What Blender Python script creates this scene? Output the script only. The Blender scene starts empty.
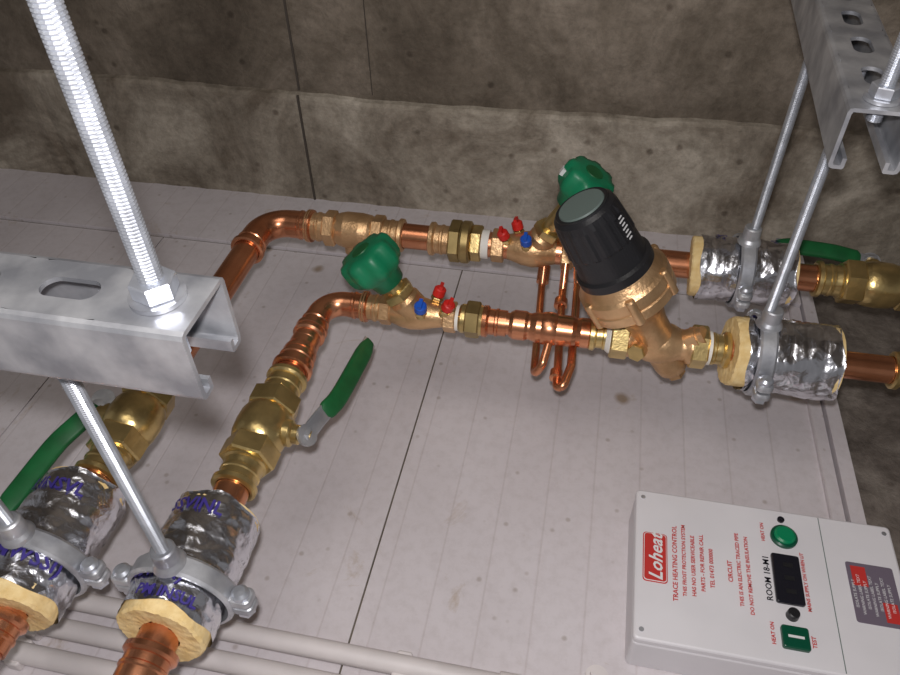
import bpy, math, random
from mathutils import Vector, Matrix
random.seed(4)
V = Vector
scene = bpy.context.scene
try:
    scene.view_settings.view_transform = 'Standard'
    scene.view_settings.look = 'None'
except Exception:
    pass
H = 0.62      # camera height above the deck
ZP = 0.14     # pipe centre-line height

# ------------------------------------------------------------------ materials
def mat(name, col, rough=0.5, metal=0.0, noise=0.0, nscale=40, bump=0.0, bscale=80, col2=None, spec=None, coat=0):
    m = bpy.data.materials.new(name); m.use_nodes = True
    nt = m.node_tree; b = nt.nodes['Principled BSDF']
    b.inputs['Base Color'].default_value = (*col, 1)
    b.inputs['Roughness'].default_value = rough
    b.inputs['Metallic'].default_value = metal
    if coat: b.inputs['Coat Weight'].default_value = coat
    tc = nt.nodes.new('ShaderNodeTexCoord')
    if noise > 0 or col2:
        n = nt.nodes.new('ShaderNodeTexNoise'); n.inputs['Scale'].default_value = nscale
        n.inputs['Detail'].default_value = 5
        nt.links.new(tc.outputs['Object'], n.inputs['Vector'])
        r = nt.nodes.new('ShaderNodeValToRGB')
        r.color_ramp.elements[0].position = 0.35; r.color_ramp.elements[1].position = 0.68
        c2 = col2 if col2 else tuple(c * (1 - noise) for c in col)
        r.color_ramp.elements[0].color = (*c2, 1); r.color_ramp.elements[1].color = (*col, 1)
        nt.links.new(n.outputs['Fac'], r.inputs['Fac'])
        nt.links.new(r.outputs['Color'], b.inputs['Base Color'])
    if bump > 0:
        n2 = nt.nodes.new('ShaderNodeTexNoise'); n2.inputs['Scale'].default_value = bscale
        n2.inputs['Detail'].default_value = 4
        nt.links.new(tc.outputs['Object'], n2.inputs['Vector'])
        bp = nt.nodes.new('ShaderNodeBump'); bp.inputs['Strength'].default_value = bump
        bp.inputs['Distance'].default_value = 0.002
        nt.links.new(n2.outputs['Fac'], bp.inputs['Height'])
        nt.links.new(bp.outputs['Normal'], b.inputs['Normal'])
    return m

COPPER = mat('copper', (0.86, 0.40, 0.22), 0.27, 0.95, col2=(0.60, 0.24, 0.12), nscale=22, bump=0.08, bscale=60)
BRASS = mat('brass', (0.80, 0.60, 0.26), 0.30, 0.92, noise=0.3, nscale=60, bump=0.12, bscale=300)
BRONZE = mat('bronze', (0.84, 0.55, 0.30), 0.40, 0.85, col2=(0.58, 0.36, 0.18), nscale=40, bump=0.25, bscale=350)
DARKBRASS = mat('dark_brass', (0.50, 0.37, 0.16), 0.4, 0.9, noise=0.3, nscale=60)
GALV = mat('galvanised_steel', (0.66, 0.67, 0.69), 0.44, 0.7, col2=(0.34, 0.35, 0.38), nscale=38, bump=0.2, bscale=80)
ROD = mat('zinc_rod', (0.66, 0.69, 0.75), 0.36, 0.75, noise=0.25, nscale=90)
GREEN = mat('green_plastic', (0.005, 0.21, 0.09), 0.42, 0, noise=0.2, nscale=50)
DGREEN = mat('green_grip', (0.008, 0.13, 0.035), 0.5, 0, noise=0.3, nscale=60)
BLACK = mat('black_plastic', (0.014, 0.014, 0.016), 0.36, 0, bump=0.1, bscale=400)
GREY = mat('grey_cap', (0.13, 0.17, 0.155), 0.5)
RED = mat('red_cap', (0.6, 0.02, 0.015), 0.4)
BLUE = mat('blue_cap', (0.01, 0.09, 0.5), 0.4)
PTFE = mat('ptfe_white', (0.8, 0.78, 0.72), 0.6)
FOAM = mat('phenolic_foam', (0.90, 0.70, 0.36), 0.9, 0, col2=(0.76, 0.54, 0.23), nscale=120, bump=0.5, bscale=250)
INK = mat('purple_ink', (0.045, 0.03, 0.22), 0.5)
WHITEP = mat('white_plastic', (0.76, 0.74, 0.76), 0.4, 0, noise=0.07, nscale=14)
CONDUIT = mat('white_conduit', (0.76, 0.71, 0.70), 0.5, 0, noise=0.15, nscale=20)
REDINK = mat('red_ink', (0.55, 0.035, 0.03), 0.5)
WHITEINK = mat('white_ink', (0.75, 0.75, 0.75), 0.5)
SCREEN = mat('dark_screen', (0.012, 0.012, 0.018), 0.15)
LABEL = mat('purple_grey_label', (0.16, 0.13, 0.17), 0.45)
GREENBTN = mat('green_button', (0.0, 0.22, 0.09), 0.3, coat=0.4)
DGBTN = mat('dark_green_switch', (0.0, 0.07, 0.035), 0.35)

# foil
FOIL = bpy.data.materials.new('aluminium_foil'); FOIL.use_nodes = True
nt = FOIL.node_tree; b = nt.nodes['Principled BSDF']
b.inputs['Base Color'].default_value = (0.80, 0.81, 0.86, 1); b.inputs['Metallic'].default_value = 1
b.inputs['Roughness'].default_value = 0.22
tc = nt.nodes.new('ShaderNodeTexCoord')
v = nt.nodes.new('ShaderNodeTexVoronoi'); v.inputs['Scale'].default_value = 95
n = nt.nodes.new('ShaderNodeTexNoise'); n.inputs['Scale'].default_value = 70; n.inputs['Detail'].default_value = 6
n.inputs['Distortion'].default_value = 1.2
nt.links.new(tc.outputs['Object'], v.inputs['Vector']); nt.links.new(tc.outputs['Object'], n.inputs['Vector'])
ad = nt.nodes.new('ShaderNodeMath'); ad.operation = 'ADD'
nt.links.new(v.outputs['Distance'], ad.inputs[0]); nt.links.new(n.outputs['Fac'], ad.inputs[1])
bp = nt.nodes.new('ShaderNodeBump'); bp.inputs['Strength'].default_value = 0.45; bp.inputs['Distance'].default_value = 0.0024
nt.links.new(ad.outputs[0], bp.inputs['Height']); nt.links.new(bp.outputs['Normal'], b.inputs['Normal'])

def ramp(nt, src, stops):
    r = nt.nodes.new('ShaderNodeValToRGB')
    els = r.color_ramp.elements
    while len(els) < len(stops): els.new(0.5)
    for e, (p, c) in zip(els, stops):
        e.position = p; e.color = (*c, 1)
    nt.links.new(src, r.inputs['Fac']); return r.outputs['Color']

def noise_tex(nt, vec, scale, detail=5, dist=0.0, rough=0.5):
    n = nt.nodes.new('ShaderNodeTexNoise'); n.inputs['Scale'].default_value = scale
    n.inputs['Detail'].default_value = detail; n.inputs['Distortion'].default_value = dist
    n.inputs['Roughness'].default_value = rough
    nt.links.new(vec, n.inputs['Vector']); return n.outputs['Fac']

def mixc(nt, fac, a, bb, mode='MIX'):
    m = nt.nodes.new('ShaderNodeMix'); m.data_type = 'RGBA'; m.blend_type = mode
    for s, val in ((m.inputs[0], fac), (m.inputs[6], a), (m.inputs[7], bb)):
        if hasattr(val, 'default_value') or hasattr(val, 'is_linked'):
            nt.links.new(val, s)
        elif isinstance(val, (int, float)): s.default_value = val
        else: s.default_value = (*val, 1)
    return m.outputs[2]

def concrete(name, lo, mid, hi, sc=4.5):
    m = bpy.data.materials.new(name); m.use_nodes = True
    nt = m.node_tree; b = nt.nodes['Principled BSDF']; b.inputs['Roughness'].default_value = 0.88
    tc = nt.nodes.new('ShaderNodeTexCoord'); o = tc.outputs['Object']
    c1 = ramp(nt, noise_tex(nt, o, sc, 9, 0.8, 0.66), [(0.36, lo), (0.50, mid), (0.63, hi)])
    big = ramp(nt, noise_tex(nt, o, 1.9, 4, 0.5, 0.5), [(0.38, (0.66, 0.63, 0.59)), (0.62, (1.10, 1.07, 1.03))])
    c1 = mixc(nt, 1.0, c1, big, 'MULTIPLY')
    fine = ramp(nt, noise_tex(nt, o, 60, 6, 0, 0.75), [(0.3, (0.66, 0.65, 0.63)), (0.6, (1.08, 1.08, 1.08))])
    c2 = mixc(nt, 1.0, c1, fine, 'MULTIPLY')
    vo = nt.nodes.new('ShaderNodeTexVoronoi'); vo.inputs['Scale'].default_value = 22
    nt.links.new(o, vo.inputs['Vector'])
    pit = ramp(nt, vo.outputs['Distance'], [(0.06, (0.34, 0.30, 0.27)), (0.13, (1, 1, 1))])
    c3 = mixc(nt, 0.7, c2, pit, 'MULTIPLY')
    nt.links.new(c3, b.inputs['Base Color'])
    bp = nt.nodes.new('ShaderNodeBump'); bp.inputs['Strength'].default_value = 0.7; bp.inputs['Distance'].default_value = 0.008
    nt.links.new(noise_tex(nt, o, 28, 9, 0.3, 0.65), bp.inputs['Height']); nt.links.new(bp.outputs['Normal'], b.inputs['Normal'])
    return m
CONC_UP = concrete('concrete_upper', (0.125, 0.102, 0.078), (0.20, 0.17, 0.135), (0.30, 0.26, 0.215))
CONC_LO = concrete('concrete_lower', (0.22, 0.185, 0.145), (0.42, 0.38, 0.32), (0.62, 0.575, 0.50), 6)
CONC_FL = concrete('concrete_floor', (0.14, 0.12, 0.105), (0.24, 0.21, 0.19), (0.36, 0.325, 0.295), 9)
JOINT = mat('joint_grime', (0.075, 0.062, 0.05), 0.9)
SEAM = mat('seam_sealant', (0.17, 0.145, 0.11), 0.8, noise=0.4, nscale=30)

# dirty white insulated deck panels
PANEL = bpy.data.materials.new('white_metal_panel'); PANEL.use_nodes = True
nt = PANEL.node_tree; b = nt.nodes['Principled BSDF']; b.inputs['Roughness'].default_value = 0.42
tc = nt.nodes.new('ShaderNodeTexCoord'); o = tc.outputs['Object']
base = ramp(nt, noise_tex(nt, o, 4, 5, 0.4, 0.55), [(0.3, (0.60, 0.555, 0.57)), (0.55, (0.68, 0.635, 0.655)), (0.8, (0.73, 0.69, 0.715))])
st = ramp(nt, noise_tex(nt, o, 10, 10, 0.8, 0.74), [(0.60, (0, 0, 0)), (0.72, (0.75, 0.75, 0.75))])
c = mixc(nt, st, base, (0.44, 0.34, 0.24))
vo = nt.nodes.new('ShaderNodeTexVoronoi'); vo.inputs['Scale'].default_value = 10
wn = nt.nodes.new('ShaderNodeTexNoise'); wn.inputs['Scale'].default_value = 40
nt.links.new(o, wn.inputs['Vector'])
wv = nt.nodes.new('ShaderNodeVectorMath'); wv.operation = 'MULTIPLY_ADD'
nt.links.new(wn.outputs['Color'], wv.inputs[0]); wv.inputs[1].default_value = (.012, .012, .012)
nt.links.new(o, wv.inputs[2]); nt.links.new(wv.outputs[0], vo.inputs['Vector'])
sp = ramp(nt, vo.outputs['Distance'], [(0.05, (0.8, 0.8, 0.8)), (0.11, (0, 0, 0))])
c = mixc(nt, sp, c, (0.30, 0.21, 0.13))
vo2 = nt.nodes.new('ShaderNodeTexVoronoi'); vo2.inputs['Scale'].default_value = 38
nt.links.new(o, vo2.inputs['Vector'])
sp2 = ramp(nt, vo2.outputs['Distance'], [(0.05, (0.5, 0.44, 0.36)), (0.12, (1, 1, 1))])
c = mixc(nt, 0.5, c, sp2, 'MULTIPLY')
fine = ramp(nt, noise_tex(nt, o, 90, 6, 0, 0.7), [(0.3, (0.90, 0.89, 0.88)), (0.55, (1.0, 1.0, 1.0))])
c = mixc(nt, 1.0, c, fine, 'MULTIPLY')
sx = nt.nodes.new('ShaderNodeSeparateXYZ'); nt.links.new(o, sx.inputs[0])
pp = nt.nodes.new('ShaderNodeMath'); pp.operation = 'PINGPONG'; pp.inputs[1].default_value = 0.0225
nt.links.new(sx.outputs['X'], pp.inputs[0])
rb = nt.nodes.new('ShaderNodeMapRange'); rb.inputs[1].default_value = 0.0; rb.inputs[2].default_value = 0.0014
nt.links.new(pp.outputs[0], rb.inputs[0])
rc = ramp(nt, rb.outputs[0], [(0.0, (0.90, 0.88, 0.87)), (1.0, (1, 1, 1))])
c = mixc(nt, 1.0, c, rc, 'MULTIPLY')
nt.links.new(c, b.inputs['Base Color'])
bp = nt.nodes.new('ShaderNodeBump'); bp.inputs['Strength'].default_value = 0.25; bp.inputs['Distance'].default_value = 0.001
nt.links.new(rb.outputs[0], bp.inputs['Height']); nt.links.new(bp.outputs['Normal'], b.inputs['Normal'])

# ------------------------------------------------------------------ mesh builder
def frame(d, up=None):
    d = V(d).normalized()
    if up is None: up = V((0, 0, 1)) if abs(d.z) < 0.9 else V((0, 1, 0))
    up = V(up)
    s = d.cross(up).normalized(); u = s.cross(d).normalized()
    return d, s, u

class B:
    def __init__(self, name):
        self.name = name; self.v = []; self.f = []; self.m = []; self.s = []; self.slots = []
    def mi(self, m):
        if m not in self.slots: self.slots.append(m)
        return self.slots.index(m)
    def add(self, vs, fs, m, smooth=False):
        o = len(self.v); self.v += [tuple(x) for x in vs]; k = self.mi(m)
        for f in fs:
            self.f.append(tuple(i + o for i in f)); self.m.append(k); self.s.append(smooth)
    def lathe(self, o, d, prof, m, n=32, smooth=False, up=None, cap=True, flat=False, rot=0.0):
        d, s, u = frame(d, up); o = V(o)
        def ring(t, r):
            return [o + d * t + (s * math.cos(rot + 2 * math.pi * i / n) + u * math.sin(rot + 2 * math.pi * i / n)) * r for i in range(n)]
        if smooth:
            vs = []; fs = []
            for t, r in prof: vs += ring(t, r)
            for j in range(len(prof) - 1):
                for i in range(n):
                    a = j * n + i; c = j * n + (i + 1) % n
                    fs.append((a, c, c + n, a + n))
            self.add(vs, fs, m, not flat)
        else:
            for j in range(len(prof) - 1):
                vs = ring(*prof[j]) + ring(*prof[j + 1])
                self.add(vs, [(i, (i + 1) % n, (i + 1) % n + n, i + n) for i in range(n)], m, not flat)
        if cap:
            if prof[0][1] > 1e-6: self.add(ring(*prof[0]), [tuple(reversed(range(n)))], m)
            if prof[-1][1] > 1e-6: self.add(ring(*prof[-1]), [tuple(range(n))], m)
    def cyl(self, p0, p1, r, m, n=28, ch=0.0):
        p0 = V(p0); p1 = V(p1); L = (p1 - p0).length
        prof = [(0, r), (L, r)] if ch == 0 else [(0, r - ch), (ch, r), (L - ch, r), (L, r - ch)]
        self.lathe(p0, p1 - p0, prof, m, n)
    def hexn(self, p, d, L, r, m, up=None, rot=0.0):
        c = r * 0.07
        self.lathe(p, d, [(0, r - c), (c, r), (L - c, r), (L, r - c)], m, 6, up=up, flat=True, rot=rot)
    def ball(self, c, r, m, n=24, sc=(1, 1, 1)):
        c = V(c); vs = []; fs = []; k = n // 2
        for j in range(k + 1):
            a = math.pi * j / k
            for i in range(n):
                t = 2 * math.pi * i / n
                vs.append(c + V((math.sin(a) * math.cos(t) * sc[0], math.sin(a) * math.sin(t) * sc[1], math.cos(a) * sc[2])) * r)
        for j in range(k):
            for i in range(n):
                a = j * n + i; e = j * n + (i + 1) % n
                fs.append((a, a + n, e + n, e))
        self.add(vs, fs, m, True)
    def tube(self, pts, r, m, n=24):
        pts = [V(p) for p in pts]; vs = []; fs = []
        t0 = (pts[1] - pts[0]).normalized(); _, s, u = frame(t0)
        N = len(pts)
        for k, p in enumerate(pts):
            t = (pts[min(k + 1, N - 1)] - pts[max(k - 1, 0)]).normalized()
            s = (s - t * s.dot(t)).normalized(); u = s.cross(t)
            rr = r[k] if isinstance(r, (list, tuple)) else r
            vs += [p + (s * math.cos(2 * math.pi * i / n) + u * math.sin(2 * math.pi * i / n)) * rr for i in range(n)]
        for j in range(N - 1):
            for i in range(n):
                a = j * n + i; c = j * n + (i + 1) % n
                fs.append((a, c, c + n, a + n))
        self.add(vs, fs, m, True)
        self.add(vs[:n], [tuple(range(n))], m); self.add(vs[-n:], [tuple(range(n))], m)
    def box(self, c, sz, m, ax=None, ch=0.0):
        c = V(c); X, Y, Z = ax if ax else (V((1, 0, 0)), V((0, 1, 0)), V((0, 0, 1)))
        hx, hy, hz = [q / 2 for q in sz]
        if ch == 0:
            vs = [c + X * (i * hx) + Y * (j * hy) + Z * (k * hz) for i in (-1, 1) for j in (-1, 1) for k in (-1, 1)]
            fs = [(0, 1, 3, 2), (4, 6, 7, 5), (0, 4, 5, 1), (2, 3, 7, 6), (0, 2, 6, 4), (1, 5, 7, 3)]
            self.add(vs, fs, m); return
        def ringp(ins, z):
            pts = []
            R = ch
            for (sx_, sy_, a0) in ((1, 1, 0), (-1, 1, 90), (-1, -1, 180), (1, -1, 270)):
                for q in range(5):
                    a = math.radians(a0 + q * 22.5)
                    rr = max(R - ins, 0.0001)
                    pts.append(c + X * (sx_ * (hx - R) + rr * math.cos(a)) + Y * (sy_ * (hy - R) + rr * math.sin(a)) + Z * z)
            return pts
        k = min(ch * 0.5, hz * 0.5)
        rings = [ringp(k, -hz), ringp(0, -hz + k), ringp(0, hz - k), ringp(k * 0.35, hz - k * 0.35), ringp(k, hz)]
        n = 20
        for a, bb in zip(rings, rings[1:]):
            self.add(a + bb, [(i, (i + 1) % n, (i + 1) % n + n, i + n) for i in range(n)], m, False)
        self.add(rings[0], [tuple(reversed(range(n)))], m); self.add(rings[-1], [tuple(range(n))], m)
    def text(self, s, size, m, fn, shear=0.0, bold=0.0):
        cu = bpy.data.curves.new('t', 'FONT'); cu.body = s; cu.size = size; cu.align_x = 'CENTER'; cu.align_y = 'CENTER'
        cu.resolution_u = 2; cu.shear = shear; cu.offset = bold
        ob = bpy.data.objects.new('t', cu); scene.collection.objects.link(ob)
        dg = bpy.context.evaluated_depsgraph_get(); dg.update()
        me = bpy.data.meshes.new_from_object(ob.evaluated_get(dg))
        self.add([fn(v.co.x, v.co.y) for v in me.vertices], [tuple(p.vertices) for p in me.polygons], m)
        bpy.data.objects.remove(ob); bpy.data.curves.remove(cu); bpy.data.meshes.remove(me)
    def done(self):
        me = bpy.data.meshes.new(self.name + '_mesh')
        me.from_pydata(self.v, [], self.f)
        for m in self.slots: me.materials.append(m)
        me.polygons.foreach_set('material_index', self.m)
        me.polygons.foreach_set('use_smooth', self.s)
        me.update()
        ob = bpy.data.objects.new(self.name, me); scene.collection.objects.link(ob)
        return ob

def fillet(pts, R, n=12):
    pts = [V(p) for p in pts]; out = [pts[0]]
    for i in range(1, len(pts) - 1):
        a, p, c = pts[i - 1], pts[i], pts[i + 1]
        d1 = (a - p).normalized(); d2 = (c - p).normalized()
        ang = d1.angle(d2); L = R / math.tan(ang / 2)
        cen = p + (d1 + d2).normalized() * (R / math.sin(ang / 2))
        s = p + d1 * L - cen; e = p + d2 * L - cen
        tot = s.angle(e); axis = s.cross(e).normalized()
        for k in range(n + 1):
            out.append(cen + Matrix.Rotation(tot * k / n, 3, axis) @ s)
    out.append(pts[-1]); return out

def collar(bd, p, d, r, m, L=0.024):
    """press-fit socket: mouth with o-ring bead at p, running along d"""
    bd.lathe(p, d, [(0, r + .0005), (0, r + .0022), (.0012, r + .0045), (.0050, r + .0048), (.0068, r + .0028), (.0072, r + .0018), (.0125, r + .0018), (.0135, r + .0028), (.0155, r + .0028), (.0165, r + .0018), (L, r + .0018), (L, r + .0002)], m, 32, cap=False)

X = V((1, 0, 0)); Y = V((0, 1, 0)); Z = V((0, 0, 1))
XL1, XL2, YU, YD = -0.356, -0.243, 0.648, 0.524

# ------------------------------------------------------------------ room shell
f = B('floor')
gap = 0.0009
for (x0, x1) in ((-1.9, -1.035), (-1.035, -0.593), (-0.593, -0.151), (-0.151, 0.285)):
    f.box(((x0 + x1) / 2, (-1.2 + 0.773) / 2, -0.02), (x1 - x0 - gap * 2, 0.773 + 1.2 - gap, 0.04), PANEL)
f.box(((-1.9 + 0.285) / 2, (0.776 + 0.905) / 2, -0.018), (2.185, 0.129, 0.044), PANEL)
f.box((-0.8, -0.15, -0.021), (2.15, 2.1, 0.038), SEAM)
f.box((0.294, -0.15, -0.022), (0.014, 2.1, 0.052), PANEL)
f.box((0.272, -0.2, 0.0015), (0.006, 1.94, 0.005), PANEL)
f.box((1.1, -0.15, -0.075), (1.7, 2.1, 0.03), CONC_FL)
f.done()
w = B('wall_back')
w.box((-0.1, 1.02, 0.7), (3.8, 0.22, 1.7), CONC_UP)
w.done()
w = B('wall_plinth')
nx = 260
x0, x1 = -2.0, 1.8
top = []; jit = 0
for i in range(nx + 1):
    x = x0 + (x1 - x0) * i / nx
    jit = jit * 0.7 + random.uniform(-.0014, .0014)
    top.append((x, 0.172 + 0.003 * math.sin(x * 7) + jit, 0.901 + random.uniform(-.0012, .0012)))
vs = []
for x, z, y in top:
    vs += [(x, y, -0.09), (x, y, z - 0.007), (x, y + 0.003, z - .002), (x, 0.912, z + 0.001)]
fs = []
for i in range(nx):
    for k in range(3):
        a = i * 4 + k; fs.append((a, a + 4, a + 5, a + 1))
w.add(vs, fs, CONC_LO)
w.box((-0.405, 0.9005, 0.04), (0.003, 0.003, 0.262), JOINT)
w.done()
w = B('wall_joint_trim')
w.box((-0.405, 0.9095, 0.75), (0.003, 0.002, 1.15), JOINT)
w.box((-0.30, 0.9097, 0.75), (0.001, 0.002, 1.15), JOINT)
w.done()
c = B('ceiling'); c.box((-0.1, -0.1, 1.6), (3.8, 2.4, 0.1), CONC_UP); c.done()

# ------------------------------------------------------------------ copper pipework
p = B('copper_pipe')
RL = 0.014
p.tube(fillet([(XL1, -0.5, ZP), (XL1, YU, ZP), (0.8, YU, ZP)], 0.030), RL, COPPER, 32)
arc = fillet([(XL1, YU - 0.046, ZP), (XL1, YU, ZP), (XL1 + 0.046, YU, ZP)], 0.030, 16)
p.tube(arc, RL + 0.0016, COPPER, 32)
collar(p, (XL1, YU - 0.058, ZP), Y, RL, COPPER, 0.026)
collar(p, (XL1 + 0.058, YU, ZP), -X, RL, COPPER, 0.026)
collar(p, (XL1, 0.168, ZP), -Y, RL, COPPER)
p.done()
p = B('copper_pipe')
p.cyl((XL2, -0.5, ZP), (XL2, 0.462, ZP), RL, COPPER, 32)
RS = 0.011
p.tube(fillet([(XL2, 0.43, ZP), (XL2, YD, ZP), (0.02, YD, ZP)], 0.022), RS, COPPER, 28)
arc = fillet([(XL2, YD - 0.034, ZP), (XL2, YD, ZP), (XL2 + 0.034, YD, ZP)], 0.022, 16)
p.tube(arc, RS + 0.0014, COPPER, 28)
collar(p, (XL2, YD - 0.046, ZP), Y, RS, COPPER, 0.020)
collar(p, (XL2 + 0.046, YD, ZP), -X, RS, COPPER, 0.020)
collar(p, (XL2, 0.425, ZP), Y, RL, COPPER, 0.022)
p.lathe((XL2, 0.446, ZP), Y, [(0, RL + .002), (.004, RL + .0018), (.012, RS + .002), (.014, RS + .0015)], COPPER, 32, smooth=True)
collar(p, (XL2, 0.478, ZP), -Y, RS, COPPER, 0.02)
collar(p, (XL2, 0.166, ZP), -Y, RL, COPPER)
p.lathe((-0.056, YD, ZP), X, [(0, RS + .001), (.004, RS + .0035), (.015, RS + .0035), (.018, RS + .002), (.020, RS + .002), (.026, .0150), (.060, .0150), (.064, RS + .002), (.068, RS + .0035), (.076, RS + .0035), (.078, RS + .001)], COPPER, 32)
collar(p, (-0.083, YD, ZP), X, RS, COPPER)
p.cyl((0.10, YD, ZP), (0.8, YD, ZP), 0.0125, COPPER, 28)
p.ball((-0.018, YD, ZP), 0.0165, COPPER, 24, (1.1, 1, 1))
p.done()

# small-bore branch tubes looping between the two runs
s = B('copper_branch_tube')
s.tube(fillet([(-0.034, 0.645, 0.13), (-0.034, 0.625, 0.108), (-0.027, 0.492, 0.106), (-0.020, 0.492, 0.122), (-0.016, 0.515, 0.135)], 0.009), 0.0040, COPPER, 14)
s.cyl((-0.034, 0.648, 0.118), (-0.034, 0.63, 0.110), 0.0068, COPPER, 20)
s.done()
s = B('copper_branch_tube')
s.tube(fillet([(-0.011, 0.635, 0.14), (-0.011, 0.615, 0.114), (-0.004, 0.478, 0.108), (0.002, 0.478, 0.112), (0.007, 0.50, 0.118), (0.004, 0.610, 0.128), (0.0, 0.635, 0.15)], 0.0045), 0.0042, COPPER, 14)
s.lathe((-0.011, 0.600, 0.1135), -Y, [(0, .0042), (.001, .007), (.010, .007), (.011, .0042)], COPPER, 20)
s.lathe((-0.006, 0.50, 0.1085), -Y, [(0, .0042), (.001, .0062), (.010, .0062), (.011, .0042)], COPPER, 20)
s.done()

# ------------------------------------------------------------------ ball valves
def ball_valve(c, d, stem, lever_pts, nrm, r=RL, g=0.36):
    bd = B('ball_valve'); c = V(c); d = V(d); stem = V(stem).normalized(); nrm = V(nrm).normalized()
    for sgn in (-1, 1):
        dd = d * sgn
        collar(bd, c + dd * 0.062, -dd, r, BRASS, 0.026)
        bd.hexn(c + dd * 0.017, dd, 0.019, 0.0235, BRASS, rot=.2)
        bd.lathe(c + dd * 0.034, dd, [(0, .0185), (.004, .0185), (.005, .0165), (.012, .0155)], BRASS, 30)
    bd.lathe(c - d * 0.019, d, [(0, .0185), (.003, .0212), (.009, .0230), (.019, .0236), (.029, .0230), (.035, .0212), (.038, .0185)], BRASS, 32, smooth=True)
    bd.lathe(c, stem, [(.018, .012), (.026, .0115), (.028, .0085), (.033, .0085), (.034, .006), (.044, .005), (.044, .0)], BRASS, 24, cap=False)
    bd.hexn(c + stem * 0.038, stem, 0.0055, 0.0085, GALV)
    L = [V(q) for q in lever_pts]
    path = []
    for a, e in zip(L, L[1:]):
        for q in range(8): path.append(a.lerp(e, q / 8))
    path.append(L[-1])
    for _ in range(4):
        path = [path[0]] + [(path[i - 1] + path[i] * 2 + path[i + 1]) / 4 for i in range(1, len(path) - 1)] + [path[-1]]
    N = len(path)
    def strip(i0, i1, wid, th, m, rnd=False):
        vs = []; fs = []; n = 12
        for i in range(i0, i1 + 1):
            t = (path[min(i + 1, N - 1)] - path[max(i - 1, 0)]).normalized()
            w_ = t.cross(nrm).normalized(); nn = w_.cross(t).normalized()
            e = 1.0
            if rnd:
                q = (i - i0) / (i1 - i0); e = min(1, 0.55 + 3.0 * min(q, 1 - q) ** 0.8)
            for q in range(n):
                a = 2 * math.pi * q / n
                ca, sa = math.cos(a), math.sin(a)
                ca = math.copysign(abs(ca) ** 0.5, ca); sa = math.copysign(abs(sa) ** 0.6, sa)
                vs.append(path[i] + w_ * (ca * wid / 2 * e) + nn * (sa * th / 2 * e))
        M_ = i1 - i0
        for j in range(M_):
            for q in range(n):
                a = j * n + q; e2 = j * n + (q + 1) % n
                fs.append((a, e2, e2 + n, a + n))
        bd.add(vs, fs, m, True)
        bd.add(vs[:n], [tuple(range(n))], m); bd.add(vs[-n:], [tuple(range(n))], m)
    strip(0, N - 1, 0.0145, 0.003, GALV)
    g0 = int(N * g)
    strip(g0, N - 1, 0.0175, 0.0075, DGREEN, True)
    bd.lathe(L[0] - nrm * .0015, nrm, [(0, .0095), (.003, .0095)], GALV, 24)
    return bd.done()

ball_valve((XL2, 0.356, ZP), Y, X, [(XL2 + .041, 0.354, ZP + .004), (XL2 + .046, 0.378, ZP + .003), (XL2 + .052, 0.402, ZP - .002), (XL2 + .053, 0.494, ZP - .018)], (.75, -.1, .65))
ball_valve((XL1, 0.345, ZP), Y, -X, [(XL1 - .034, 0.358, ZP + .006), (XL1 - .040, 0.338, ZP + .004), (XL1 - .052, 0.310, ZP), (XL1 - .056, 0.236, ZP - .002)], (.25, -.2, .95), g=.12)
ball_valve((0.302, YU, ZP), X, Y, [(0.302, YU + .040, ZP), (0.285, YU + .041, ZP + .002), (0.262, YU + .042, ZP + .006), (0.205, YU + .040, ZP + .010)], (-.1, -.45, .9), g=.2)
s = B('pipe_coupling')
collar(s, (0.287, YD, ZP), X, 0.0125, BRASS); s.hexn((0.305, YD, ZP), X, 0.03, 0.021, BRASS); collar(s, (0.35, YD, ZP), -X, 0.0125, BRASS)
s.done()

# ------------------------------------------------------------------ balancing valves
def knob(bd, o, a, R=0.0265):
    n = 48; d, s_, u = frame(a, Y)
    prof = [(-.004, .011), (-.003, .0150), (.008, .0175), (.013, R * .86), (.018, R * .97), (.024, R), (.036, R * .97), (.040, R * .88), (.0415, R * .6), (.0415, .0001)]
    vs = []; fs = []
    for j, (t, r) in enumerate(prof):
        for i in range(n):
            th = 2 * math.pi * i / n
            rr = r * (1 + (0.055 * (1 if (i % 6) < 3 else -1) if 3 <= j <= 7 else 0))
            vs.append(o + d * t + (s_ * math.cos(th) + u * math.sin(th)) * rr)
    for j in range(len(prof) - 1):
        for i in range(n):
            q = j * n + i; e = j * n + (i + 1) % n
            fs.append((q, e, e + n, q + n))
    bd.add(vs, fs, GREEN, True)
    bd.lathe(o + d * 0.0410, d, [(0, .010), (.0015, .0095), (.0015, 0.0001)], DGREEN, 24, cap=False)
    bd.box(o + d * 0.026 + s_ * (R * 0.99), (0.004, 0.008, 0.007), WHITEINK, (s_, u, d))

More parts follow.
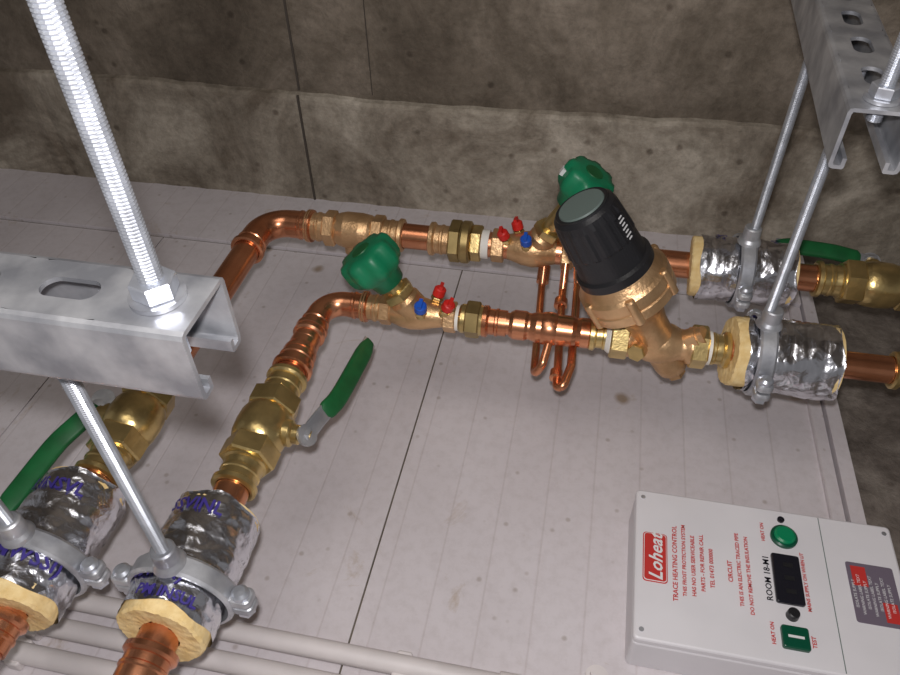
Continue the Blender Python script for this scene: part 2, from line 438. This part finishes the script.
def balancing(cx, y, sg, r, ang, klen, k=1.0, R=.0265):
    bd = B('balancing_valve'); c = V((cx, y, ZP)); a = V((sg * math.sin(ang), 0, math.cos(ang)))
    d = X * sg
    bd.lathe(c - d * .034 * k, d, [(0, .0125 * k), (.004, .0135 * k), (.012, .0155 * k), (.022, .0185 * k), (.034, .020 * k), (.044, .0185 * k), (.052, .0155 * k), (.060, .0135 * k), (.066, .013 * k)], BRONZE, 32, smooth=True)
    bd.hexn(c - d * .046 * k, d, .014 * k, .0185 * k, BRONZE)
    bd.hexn(c + d * .030 * k, d, .013 * k, .0185 * k, BRONZE)
    collar(bd, c + d * .066 * k, -d, r, BRONZE, 0.026)
    bd.lathe(c - d * .058 * k, d, [(0, .013), (.012, .013)], PTFE, 28)
    bd.lathe(c, a, [(0, .016), (.020, .0155), (.024, .013), (.026, .013)], BRONZE, 28)
    bd.hexn(c + a * .025, a, .009, .0165, BRASS, up=Y)
    bd.lathe(c + a * .033, a, [(0, .010), (klen - .030, .009)], BRASS, 24)
    knob(bd, c + a * klen, a, R)
    for (off, lean, yy, m) in ((-.014, .35, .007, RED), (-.006, .1, -.010, BLUE), (-.024, .5, -.005, RED)):
        t = V((-sg * lean * 0.9, yy * 28, 1)).normalized(); o = c + d * off + V((0, yy, 0))
        bd.lathe(o, t, [(.008, .0048), (.016, .0048), (.0165, .0036), (.020, .0036)], BRASS, 18)
        bd.hexn(o + t * .013, t, .004, .0062, BRASS)
        bd.lathe(o + t * .018, t, [(0, .0056), (.001, .0062), (.008, .0060), (.0095, .0045), (.0095, .0001)], m, 18, cap=False)
        bd.box(o + t * .0285, (.0035, .010, .005), m, (frame(t)[1], frame(t)[2], t))
    return bd.done()
balancing(-0.148, YD, -1, RS, math.radians(36), 0.045, 0.86, .028)
balancing(-0.047, YU, 1, RL, math.radians(28), 0.072, 1.0)

u = B('pipe_union')
u.lathe((-0.103, YD, ZP), X, [(-.004, .012), (0, .0145), (.004, .0145)], BRASS, 28)
u.hexn((-0.099, YD, ZP), X, .014, .0185, DARKBRASS)
u.lathe((-0.085, YD, ZP), X, [(0, .0155), (.003, .0145), (.008, .0135)], BRASS, 28)
u.done()
u = B('pipe_union')
collar(u, (-0.163, YU, ZP), X, RL, BRONZE, .026)
u.hexn((-0.140, YU, ZP), X, .013, .0235, DARKBRASS)
u.lathe((-0.127, YU, ZP), X, [(0, .0225), (.002, .0235), (.009, .0235), (.011, .021)], DARKBRASS, 32)
u.hexn((-0.116, YU, ZP), X, .012, .0200, BRASS, rot=.1)
u.lathe((-0.104, YU, ZP), X, [(0, .016), (.008, .016)], PTFE, 28)
u.done()
u = B('bronze_check_valve')
collar(u, (-0.306, YU, ZP), X, RL, BRONZE, .024)
u.hexn((-0.284, YU, ZP), X, .013, .0205, BRONZE, rot=.2)
u.lathe((-0.271, YU, ZP), X, [(0, .0165), (.004, .0185), (.012, .0205), (.030, .0205), (.040, .019), (.044, .0165)], BRONZE, 32)
u.hexn((-0.228, YU, ZP), X, .013, .0205, BRONZE, rot=.2)
collar(u, (-0.192, YU, ZP), -X, RL, BRONZE, .026)
u.lathe((-0.250, YU, ZP), V((0, -.3, -1)), [(.010, .012), (.026, .011)], BRONZE, 24)
u.done()

# ------------------------------------------------------------------ pressure reducing valve
pv = B('pressure_reducing_valve')
o = V((0.084, YD, ZP)); a = V((-.521, 0, .853)).normalized()
collar(pv, (0.020, YD, ZP), X, RS, BRASS, .022)
pv.lathe((0.035, YD, ZP), X, [(0, .0135), (.004, .0165), (.007, .0165)], PTFE, 28)
pv.hexn((0.040, YD, ZP), X, .017, .0205, BRASS, rot=.1)
pv.lathe((0.055, YD, ZP), X, [(0, .0175), (.004, .0175), (.006, .0150), (.012, .0165), (.020, .0195), (.032, .0205), (.042, .018), (.048, .015), (.054, .0145), (.056, .0175), (.060, .0175)], BRONZE, 32, smooth=True)
pv.hexn((0.113, YD, ZP), X, .015, .0205, BRASS, rot=.1)
pv.lathe((0.126, YD, ZP), X, [(0, .016), (.005, .016)], PTFE, 28)
collar(pv, (0.148, YD, ZP), -X, .0125, BRASS, .018)
pv.lathe(o - a * .040, a, [(0, .0001), (0, .010), (.004, .0140), (.012, .0155), (.024, .0160), (.040, .0200)], BRONZE, 30, smooth=True)
pv.hexn(o - a * .046, a, .009, .0095, BRONZE, up=Y)
pv.lathe(o, a, [(0, .0200), (.012, .0180), (.026, .0180), (.038, .0205), (.048, .026), (.056, .034), (.060, .0390)], BRONZE, 40, smooth=True)
pv.lathe(o, a, [(.060, .0390), (.061, .0410), (.070, .0415), (.071, .0400), (.073, .0400), (.074, .0415), (.083, .0412), (.086, .0385), (.093, .035), (.098, .033)], BRONZE, 44)
for i in range(6):
    th = i * math.pi / 3 + .3; d_, s_, u_ = frame(a, Y)
    q = o + (s_ * math.cos(th) + u_ * math.sin(th)) * .0395
    pv.lathe(q, a, [(.059, .0035), (.060, .0045), (.084, .0045), (.086, .0035)], BRONZE, 14)
pv.lathe(o + V((.018, 0, .0)), V((.75, -.1, .66)), [(.006, .011), (.022, .0105), (.022, .0085), (.028, .0085)], BRONZE, 24)
pv.lathe(o + V((-.012, -.004, .0)), V((-.35, -.8, .2)), [(.006, .008), (.021, .0075)], BRONZE, 22)
pv.hexn(o + V((-.012, -.004, .0)) + V((-.35, -.8, .2)).normalized() * .019, V((-.35, -.8, .2)), .005, .0085, BRASS)
d_, s_, u_ = frame(a, Y)
prof = [(.094, .0325), (.095, .0345), (.103, .0345), (.105, .0315), (.126, .0300), (.128, .0310), (.154, .0288), (.161, .0270), (.164, .0240)]
n = 72; vs = []; fs = []
for j, (t, r) in enumerate(prof):
    for i in range(n):
        th = 2 * math.pi * i / n
        rr = r * (1 - (0.03 if (i % 4) < 2 and 5 <= j <= 6 else 0))
        vs.append(o + a * t + (s_ * math.cos(th) + u_ * math.sin(th)) * rr)
for j in range(len(prof) - 1):
    for i in range(n):
        q = j * n + i; e = j * n + (i + 1) % n
        fs.append((q, e, e + n, q + n))
pv.add(vs, fs, BLACK, False)
pv.lathe(o, a, [(.1635, .0240), (.1655, .0235), (.1650, .0225), (.1650, .0001)], BLACK, 40, cap=False)
pv.lathe(o, a, [(.1649, .0205), (.1665, .0198), (.1665, .0001)], GREY, 40, cap=False)
wdir = (V((.92, -.38, .0)) - a * V((.92, -.38, .0)).dot(a)).normalized(); wt = a.cross(wdir)
pv.box(o + a * .138 + wdir * .0298, (.012, .024, .0015), BLACK, (wt, a, wdir))
for i in range(7):
    pv.box(o + a * (.128 + i * .0036) + wdir * .0308, (.007 if i % 2 else .0045, .0010, .0006), WHITEINK, (wt, a, wdir))
pv.done()

# ------------------------------------------------------------------ insulation with foil jacket
def insulation(c, d, length, txt, R=0.033, rin=RL, seed=1, foam=(.008, .001)):
    """foam = how far the cut foam stands proud of the foil at the -d and +d ends"""
    rnd = random.Random(seed)
    bd = B('foil_pipe_insulation'); d, s_, u_ = frame(d, Z); c = V(c)
    n = 84; m_ = 34; vs = []; fs = []
    ph = [rnd.uniform(0, 6.28) for _ in range(6)]
    for j in range(m_ + 1):
        t = -length / 2 + length * j / m_
        for i in range(n):
            th = 2 * math.pi * i / n
            rr = R + .0006 * math.sin(3 * th + ph[0] + t * 90) + .0005 * math.sin(7 * th + ph[1] - t * 150) + rnd.uniform(-.00035, .00035)
            if j % 6 == 3: rr -= .0009
            edge = (.0015 * math.sin(2 * th + ph[2]) + .0012 * math.sin(5 * th + ph[3])) if j in (0, m_) else 0
            vs.append(c + d * (t + edge) + (s_ * math.cos(th) + u_ * math.sin(th)) * rr)
    for j in range(m_):
        for i in range(n):
            q = j * n + i; e = j * n + (i + 1) % n
            fs.append((q, e, e + n, q + n))
    bd.add(vs, fs, FOIL, True)
    for sg, pr in ((-1, foam[0]), (1, foam[1])):
        rings = []
        jt = .0010 if pr > .003 else .0002
        sl = .003 if pr > .003 else 0
        for (t, r, jit) in ((length / 2 - .006, R - .0012, 0), (length / 2 + pr * .8, R - .0014, jt), (length / 2 + pr, R - .003, jt), (length / 2 + pr, (R + rin) / 2, jt), (length / 2 + pr, rin + .0005, jt)):
            ring = []
            for i in range(n):
                th = 2 * math.pi * i / n
                tt = t + sl * math.sin(th + ph[4]) * (0 if r == R - .0012 else 1) + rnd.uniform(-jit, jit) * .4
                ring.append(c + d * (sg * tt) + (s_ * math.cos(th) + u_ * math.sin(th)) * (r + rnd.uniform(-jit, jit) * .4 - (.0006 * (1 + math.sin(6 * th)) if pr > .003 else 0)))
            rings.append(ring)
        for aa, bb in zip(rings, rings[1:]):
            bd.add(aa + bb, [(i, (i + 1) % n, (i + 1) % n + n, i + n) for i in range(n)], FOAM, True)
    for (s, tt, a0, size, sg) in txt:
        def fn(xx, yy, tt=tt, a0=a0, sg=sg):
            th = a0 - sg * xx / R
            return c + d * (tt + sg * yy) + (s_ * math.cos(th) + u_ * math.sin(th)) * (R + .0013)
        bd.text(s, size, INK, fn, bold=.0003)
    return bd.done()
up = math.pi / 2
insulation((XL2, 0.2265, ZP), Y, 0.086, [('SSVINL', .031, up + .15, .014, 1), ('(SSVWI)', -.022, up + .3, .013, 1), ('PM INSUL', -.036, up - .2, .010, 1)], seed=1, foam=(.009, .001))
insulation((XL1, 0.2245, ZP), Y, 0.092, [('88 INSVL', .030, up + .2, .014, 1), ('(MWSSI)', -.026, up - .3, .015, 1)], seed=2, foam=(.009, .001))
insulation((0.198, YD, ZP), X, 0.078, [('SSVIN', -.026, up + .9, .014, -1)], R=.0345, rin=.0125, seed=3, foam=(.012, .001))
insulation((0.170, YU, ZP), X, 0.092, [('SSVM', -.026, up + .8, .014, -1), ('NWS', .03, up + 1.0, .012, -1)], R=.0335, seed=4, foam=(.007, .001))

# ------------------------------------------------------------------ clamps
def clamp(c, d, R=0.0352, lug=1.0):
    bd = B('pipe_ring_clamp'); c = V(c); d, s_, u_ = frame(d, Z)
    W = .015
    bd.lathe(c - d * W / 2, d, [(0, R - .0005), (0, R + .0015), (.002, R + .0030), (W - .002, R + .0030), (W, R + .0015), (W, R - .0005)], GALV, 56, cap=False)
    for sg in (-1, 1):
        q = c + s_ * (sg * (R + .0085))
        for zz in (.0050, -.0050):
            bd.box(q + u_ * zz, (.0165, .014, .0075), GALV, (s_, d, u_), ch=.0045)
        bd.cyl(q - u_ * .015, q + u_ * .013, .0032, ROD, 14)
        bd.lathe(q + u_ * .0088, u_, [(0, .0062), (.003, .0060), (.0050, .0040), (.0054, .0001)], ROD, 20, cap=False)
        bd.hexn(q - u_ * .014, u_, .005, .0065, ROD)
    bd.lathe(c, u_, [(R + .001, .0115), (R + .004, .0105), (R + .007, .0086), (R + .018, .0082), (R + .019, .0070)], GALV, 24)
    return bd.done()
for cc, dd in [((XL2 + .001, 0.209, ZP), Y), ((XL1, 0.209, ZP), Y), ((0.1735, YD, ZP), X), ((0.1675, YU, ZP), X)]:
    clamp(cc, dd, .0358)

# ------------------------------------------------------------------ strut channel
def strut(o, d, length, slots_at, Wd=.041, Ht=.040, th=.0025):
    bd = B('strut_channel'); o = V(o); d = V(d).normalized(); s_ = d.cross(Z).normalized()
    hw = Wd / 2; lip = .0095; dep = .0075; r = .003
    outer = [(-hw + lip, -Ht + dep), (-hw + lip, -Ht + .001), (-hw + lip - .001, -Ht), (-hw + r, -Ht), (-hw + .0008, -Ht + .0008), (-hw, -Ht + r), (-hw, -r), (-hw + .0008, -.0008), (-hw + r, 0)]
    inner = [(-hw + lip - th, -Ht + dep), (-hw + lip - th, -Ht + th), (-hw + lip - th, -Ht + th), (-hw + r, -Ht + th), (-hw + th + .0005, -Ht + th + .0005), (-hw + th, -Ht + r + .001), (-hw + th, -r - .001), (-hw + th + .0005, -th - .0005), (-hw + r, -th)]
    for sg in (-1, 1):
        O = [(-a * sg if sg > 0 else a, z) for a, z in outer]; I = [(-a * sg if sg > 0 else a, z) for a, z in inner]
        def P(q, t): return o + d * t + s_ * q[0] + Z * q[1]
        n = len(O)
        vs = [P(q, 0) for q in O] + [P(q, length) for q in O] + [P(q, 0) for q in I] + [P(q, length) for q in I]
        fs = []
        for i in range(n - 1):
            fs += [(i, i + 1, i + 1 + n, i + n), (2 * n + i, 2 * n + i + 1, 3 * n + i + 1, 3 * n + i), (i, i + 1, 2 * n + i + 1, 2 * n + i), (n + i, n + i + 1, 3 * n + i + 1, 3 * n + i)]
        fs.append((0, n, 3 * n, 2 * n))
        bd.add(vs, fs, GALV)
    hy = hw - r
    cells = []; pos = 0.0
    for sc in slots_at:
        cells.append((pos, sc - .022, None)); cells.append((sc - .022, sc + .022, sc)); pos = sc + .022
    cells.append((pos, length, None))
    for a0, a1, sc in cells:
        if a1 - a0 < 1e-5: continue
        if sc is None:
            bd.box(o + d * ((a0 + a1) / 2) - Z * th / 2, (a1 - a0, 2 * hy, th), GALV, (d, s_, Z)); continue
        hx = .022; N = 48; cen = o + d * sc
        inn = []; out = []
        for i in range(N):
            t = 2 * math.pi * i / N
            ca, sa = math.cos(t), math.sin(t)
            k = min(hx / abs(ca) if abs(ca) > 1e-6 else 9, hy / abs(sa) if abs(sa) > 1e-6 else 9)
            out.append((ca * k, sa * k))
            R = .0066; Ls = .0075
            inn.append((ca * R + math.copysign(Ls, ca) if abs(ca) > 1e-6 else 0, sa * R))
        vs = []
        for ring, z in ((out, 0), (inn, 0), (inn, -th), (out, -th)):
            vs += [cen + d * q[0] + s_ * q[1] + Z * z for q in ring]
        fs = []
        for k in range(3):
            for i in range(N):
                q = k * N + i; e = k * N + (i + 1) % N
                fs.append((q, e, e + N, q + N))
        bd.add(vs, fs, GALV)
    return bd.done()

ST = 0.417
strut((-0.154, 0.2105, ST), (-1, 0, 0), 0.9, [.063, .113, .163, .213, .263, .313, .363, .413])
sd = V((.05, 1, 0)).normalized()
strut((0.1665, 0.443, ST), sd, 0.44, [.049, .099, .149, .199, .249, .299, .349, .399])

# ------------------------------------------------------------------ threaded rods
def rod(x, y, z0, z1, r, nuts=()):
    bd = B('threaded_rod'); pitch = .00165 if r > .0055 else .0015
    k = int((z1 - z0) / pitch); n = 14
    vs = []; fs = []; sub = 4
    rows = k * sub
    for j in range(rows + 1):
        z = z0 + (z1 - z0) * j / rows
        for i in range(n):
            th = 2 * math.pi * i / n
            ph = (j / sub + i / n) % 1.0
            rr = r - .00075 * (1 - abs(2 * ph - 1))
            vs.append((x + rr * math.cos(th), y + rr * math.sin(th), z))
    for j in range(rows):
        for i in range(n):
            q = j * n + i; e = j * n + (i + 1) % n
            fs.append((q, e, e + n, q + n))
    bd.add(vs, fs, ROD, False)
    bd.add(vs[:n], [tuple(range(n))], ROD); bd.add(vs[-n:], [tuple(range(n))], ROD)
    for zz, s in nuts:
        bd.hexn((x, y, zz), Z, r * 1.5, r * 1.8, ROD, rot=.3)
        bd.lathe((x, y, zz - .0022 if s > 0 else zz + r * 1.5), Z, [(0, r * 2.2), (.0022, r * 2.2)], GALV, 30)
    return bd.done()
rod(-0.175, 0.2115, 0.384, 1.552, .0056, [(ST + .0025, 1)])
rod(0.1665, 0.458, 0.404, 1.552, .0048, [(ST + .0025, 1)])
zt = ZP + .0358 + .016
for (x, y) in ((XL2 + .001, 0.209), (XL1, 0.209)):
    rod(x, y, zt, ST - .004, .0047, [])
rod(0.1700, YD, zt, ST - .004, .0046, [])
rod(0.1690, YU, zt, ST - .004, .0046, [])
rod(-0.62, 0.2105, 0.384, 1.552, .0058, [(ST + .0025, 1)])
rod(0.18, 0.80, 0.392, 1.552, .0050, [(ST + .0025, 1)])

# ------------------------------------------------------------------ conduits
for y in (0.238, 0.2125, 0.187):
    cd = B('white_conduit')
    cd.cyl((-1.6, y, .0095), (0.05, y, .0095), .0085, CONDUIT, 24)
    for x in (-0.42, -0.10):
        cd.box((x, y, .006), (.014, .023, .012), CONDUIT, ch=.003)
    cd.cyl((-0.02, y, .0095), (0.012, y, .0095), .0105, CONDUIT, 24, ch=.001)
    cd.done()

# ------------------------------------------------------------------ control box
cb = B('heating_control_box')
cx, cy = .1885, .349; TZ = .05
cb.box((cx, cy, .0205), (.217, .142, .041), WHITEP, ch=.004)
cb.box((cx, cy, .0455), (.2175, .1425, .0088), WHITEP, ch=.004)
cb.box((.2375, cy, .0500), (.0006, .138, .0006), GREY)
for (x, y) in ((.086, .412), (.086, .286), (.291, .412), (.291, .286)):
    cb.lathe((x, y, .0492), Z, [(0, .0022), (.0012, .0020), (.0012, .0001)], GALV, 16, cap=False)
E = .0502
def decal(x, y, wx, wy, m, z=E, ch=.0):
    cb.box((x, y, z), (wx, wy, .0008), m, ch=ch)
def T(s, x, y, size, m, z=E + .0007, flip=False, shear=0, bold=0.00012):
    if flip: cb.text(s, size, m, lambda a, q: V((x + q, y - a, z)), shear, bold)
    else: cb.text(s, size, m, lambda a, q: V((x - q, y + a, z)), shear, bold)
decal(.0965, .352, .0205, .047, REDINK, ch=.003)
decal(.0965, .352, .0190, .0455, WHITEINK, z=E + .0003, ch=.0027)
decal(.0965, .352, .0180, .0443, REDINK, z=E + .0006, ch=.0025)
T('Loheat', .0975, .352, .0158, WHITEINK, z=E + .0012, shear=.35, bold=.0003)
for i, (s, sz) in enumerate([('TRACE HEATING CONTROL', .0056), ('THIS FROST PROTECTION SYSTEM', .0044), ('HAS NO USER SERVICEABLE', .0046), ('PARTS - FOR REPAIR CALL', .0046), ('TEL 01473 000000', .0048), ('', .0050), ('CIRCUIT', .0052), ('THIS IS AN ELECTRIC TRACED PIPE', .0044), ('DO NOT REMOVE THE INSULATION', .0044)]):
    if s: T(s, .113 + i * .0075, .350 + (0.004 if i % 2 else 0), sz, REDINK)
T('ROOM 18-M1', .188, .350, .0070, SCREEN)
T('MAINS SUPPLY ON WHEN LIT', .218, .352, .004, REDINK)
cb.lathe((.2055, .392, .0495), Z, [(0, .0112), (.003, .0112), (.004, .0100), (.004, .008)], DGBTN, 30, cap=False)
cb.lathe((.2055, .392, .0500), Z, [(0, .0094), (.005, .0088), (.006, .0070), (.006, .0001)], GREENBTN, 30, cap=False)
cb.box((.2035, .351, .0515), (.0225, .045, .004), SCREEN, ch=.002)
for q in (-.012, 0, .012): cb.box((.2045, .351 + q, .0537), (.008, .004, .0003), BLACK)
cb.lathe((.2035, .3195, .0498), Z, [(0, .0050), (.006, .0046), (.0065, .0035), (.0065, .0001)], BLACK, 24, cap=False)
cb.box((.2030, .300, .0520), (.0205, .0185, .005), DGBTN, ch=.002)
cb.box((.2030, .300, .0547), (.012, .002, .0004), WHITEINK)
cb.lathe((.2050, .4095, .0498), Z, [(0, .003), (.002, .003), (.002, .0001)], SCREEN, 18, cap=False)
for x, y in ((.188, .394), (.187, .302)): T('HEAT ON', x, y, .0042, REDINK)
T('TEST', .2175, .300, .0045, REDINK)
decal(.2715, .351, .037, .054, LABEL, ch=.002)
decal(.2620, .3655, .0115, .018, REDINK, z=E + .0002)
decal(.2815, .3360, .011, .017, REDINK, z=E + .0002)
for i in range(7): T('WARNING LABEL TEXT' if i % 2 else 'ISOLATE SUPPLY', .2560 + i * .0046, .349, .0034, WHITEINK, z=E + .0008, bold=0)
cb.done()
g = B('cable_gland')
g.lathe((.058, .262, 0), Z, [(0, .0098), (.004, .0095), (.004, .0060), (.010, .0058), (.010, .003)], CONDUIT, 28)
g.done()

# ------------------------------------------------------------------ lights
def light(kind, name, loc, energy, col, **kw):
    l = bpy.data.lights.new(name, kind); l.energy = energy; l.color = col
    for k, v_ in kw.items(): setattr(l, k, v_)
    ob = bpy.data.objects.new(name, l); ob.location = loc; scene.collection.objects.link(ob); return ob
light('POINT', 'phone_flash', (-0.008, 0.01, H + 0.030), 10.5, (1.0, 0.97, 0.98), shadow_soft_size=0.010)
a1 = light('AREA', 'room_light', (-0.25, 0.0, 1.50), 3.6, (1.0, 0.95, 0.9), size=0.7)
wd = bpy.data.worlds.new('world'); scene.world = wd; wd.use_nodes = True
wd.node_tree.nodes['Background'].inputs[0].default_value = (0.9, 0.88, 0.9, 1)
wd.node_tree.nodes['Background'].inputs[1].default_value = 0.17

# ------------------------------------------------------------------ camera
cam = bpy.data.cameras.new('camera'); co = bpy.data.objects.new('camera', cam); scene.collection.objects.link(co)
cam.sensor_width = 36; cam.lens = 734 / 900 * 36; cam.clip_start = 0.01
zc = V((-.0187, .7259, .6875)).normalized(); yc = V((.1981, .6765, -.7093)); yc = (yc - zc * yc.dot(zc)).normalized(); xc = yc.cross(zc)
M = Matrix((xc, yc, zc)).to_4x4(); M.translation = V((0, 0, H))
co.matrix_world = M
scene.camera = co
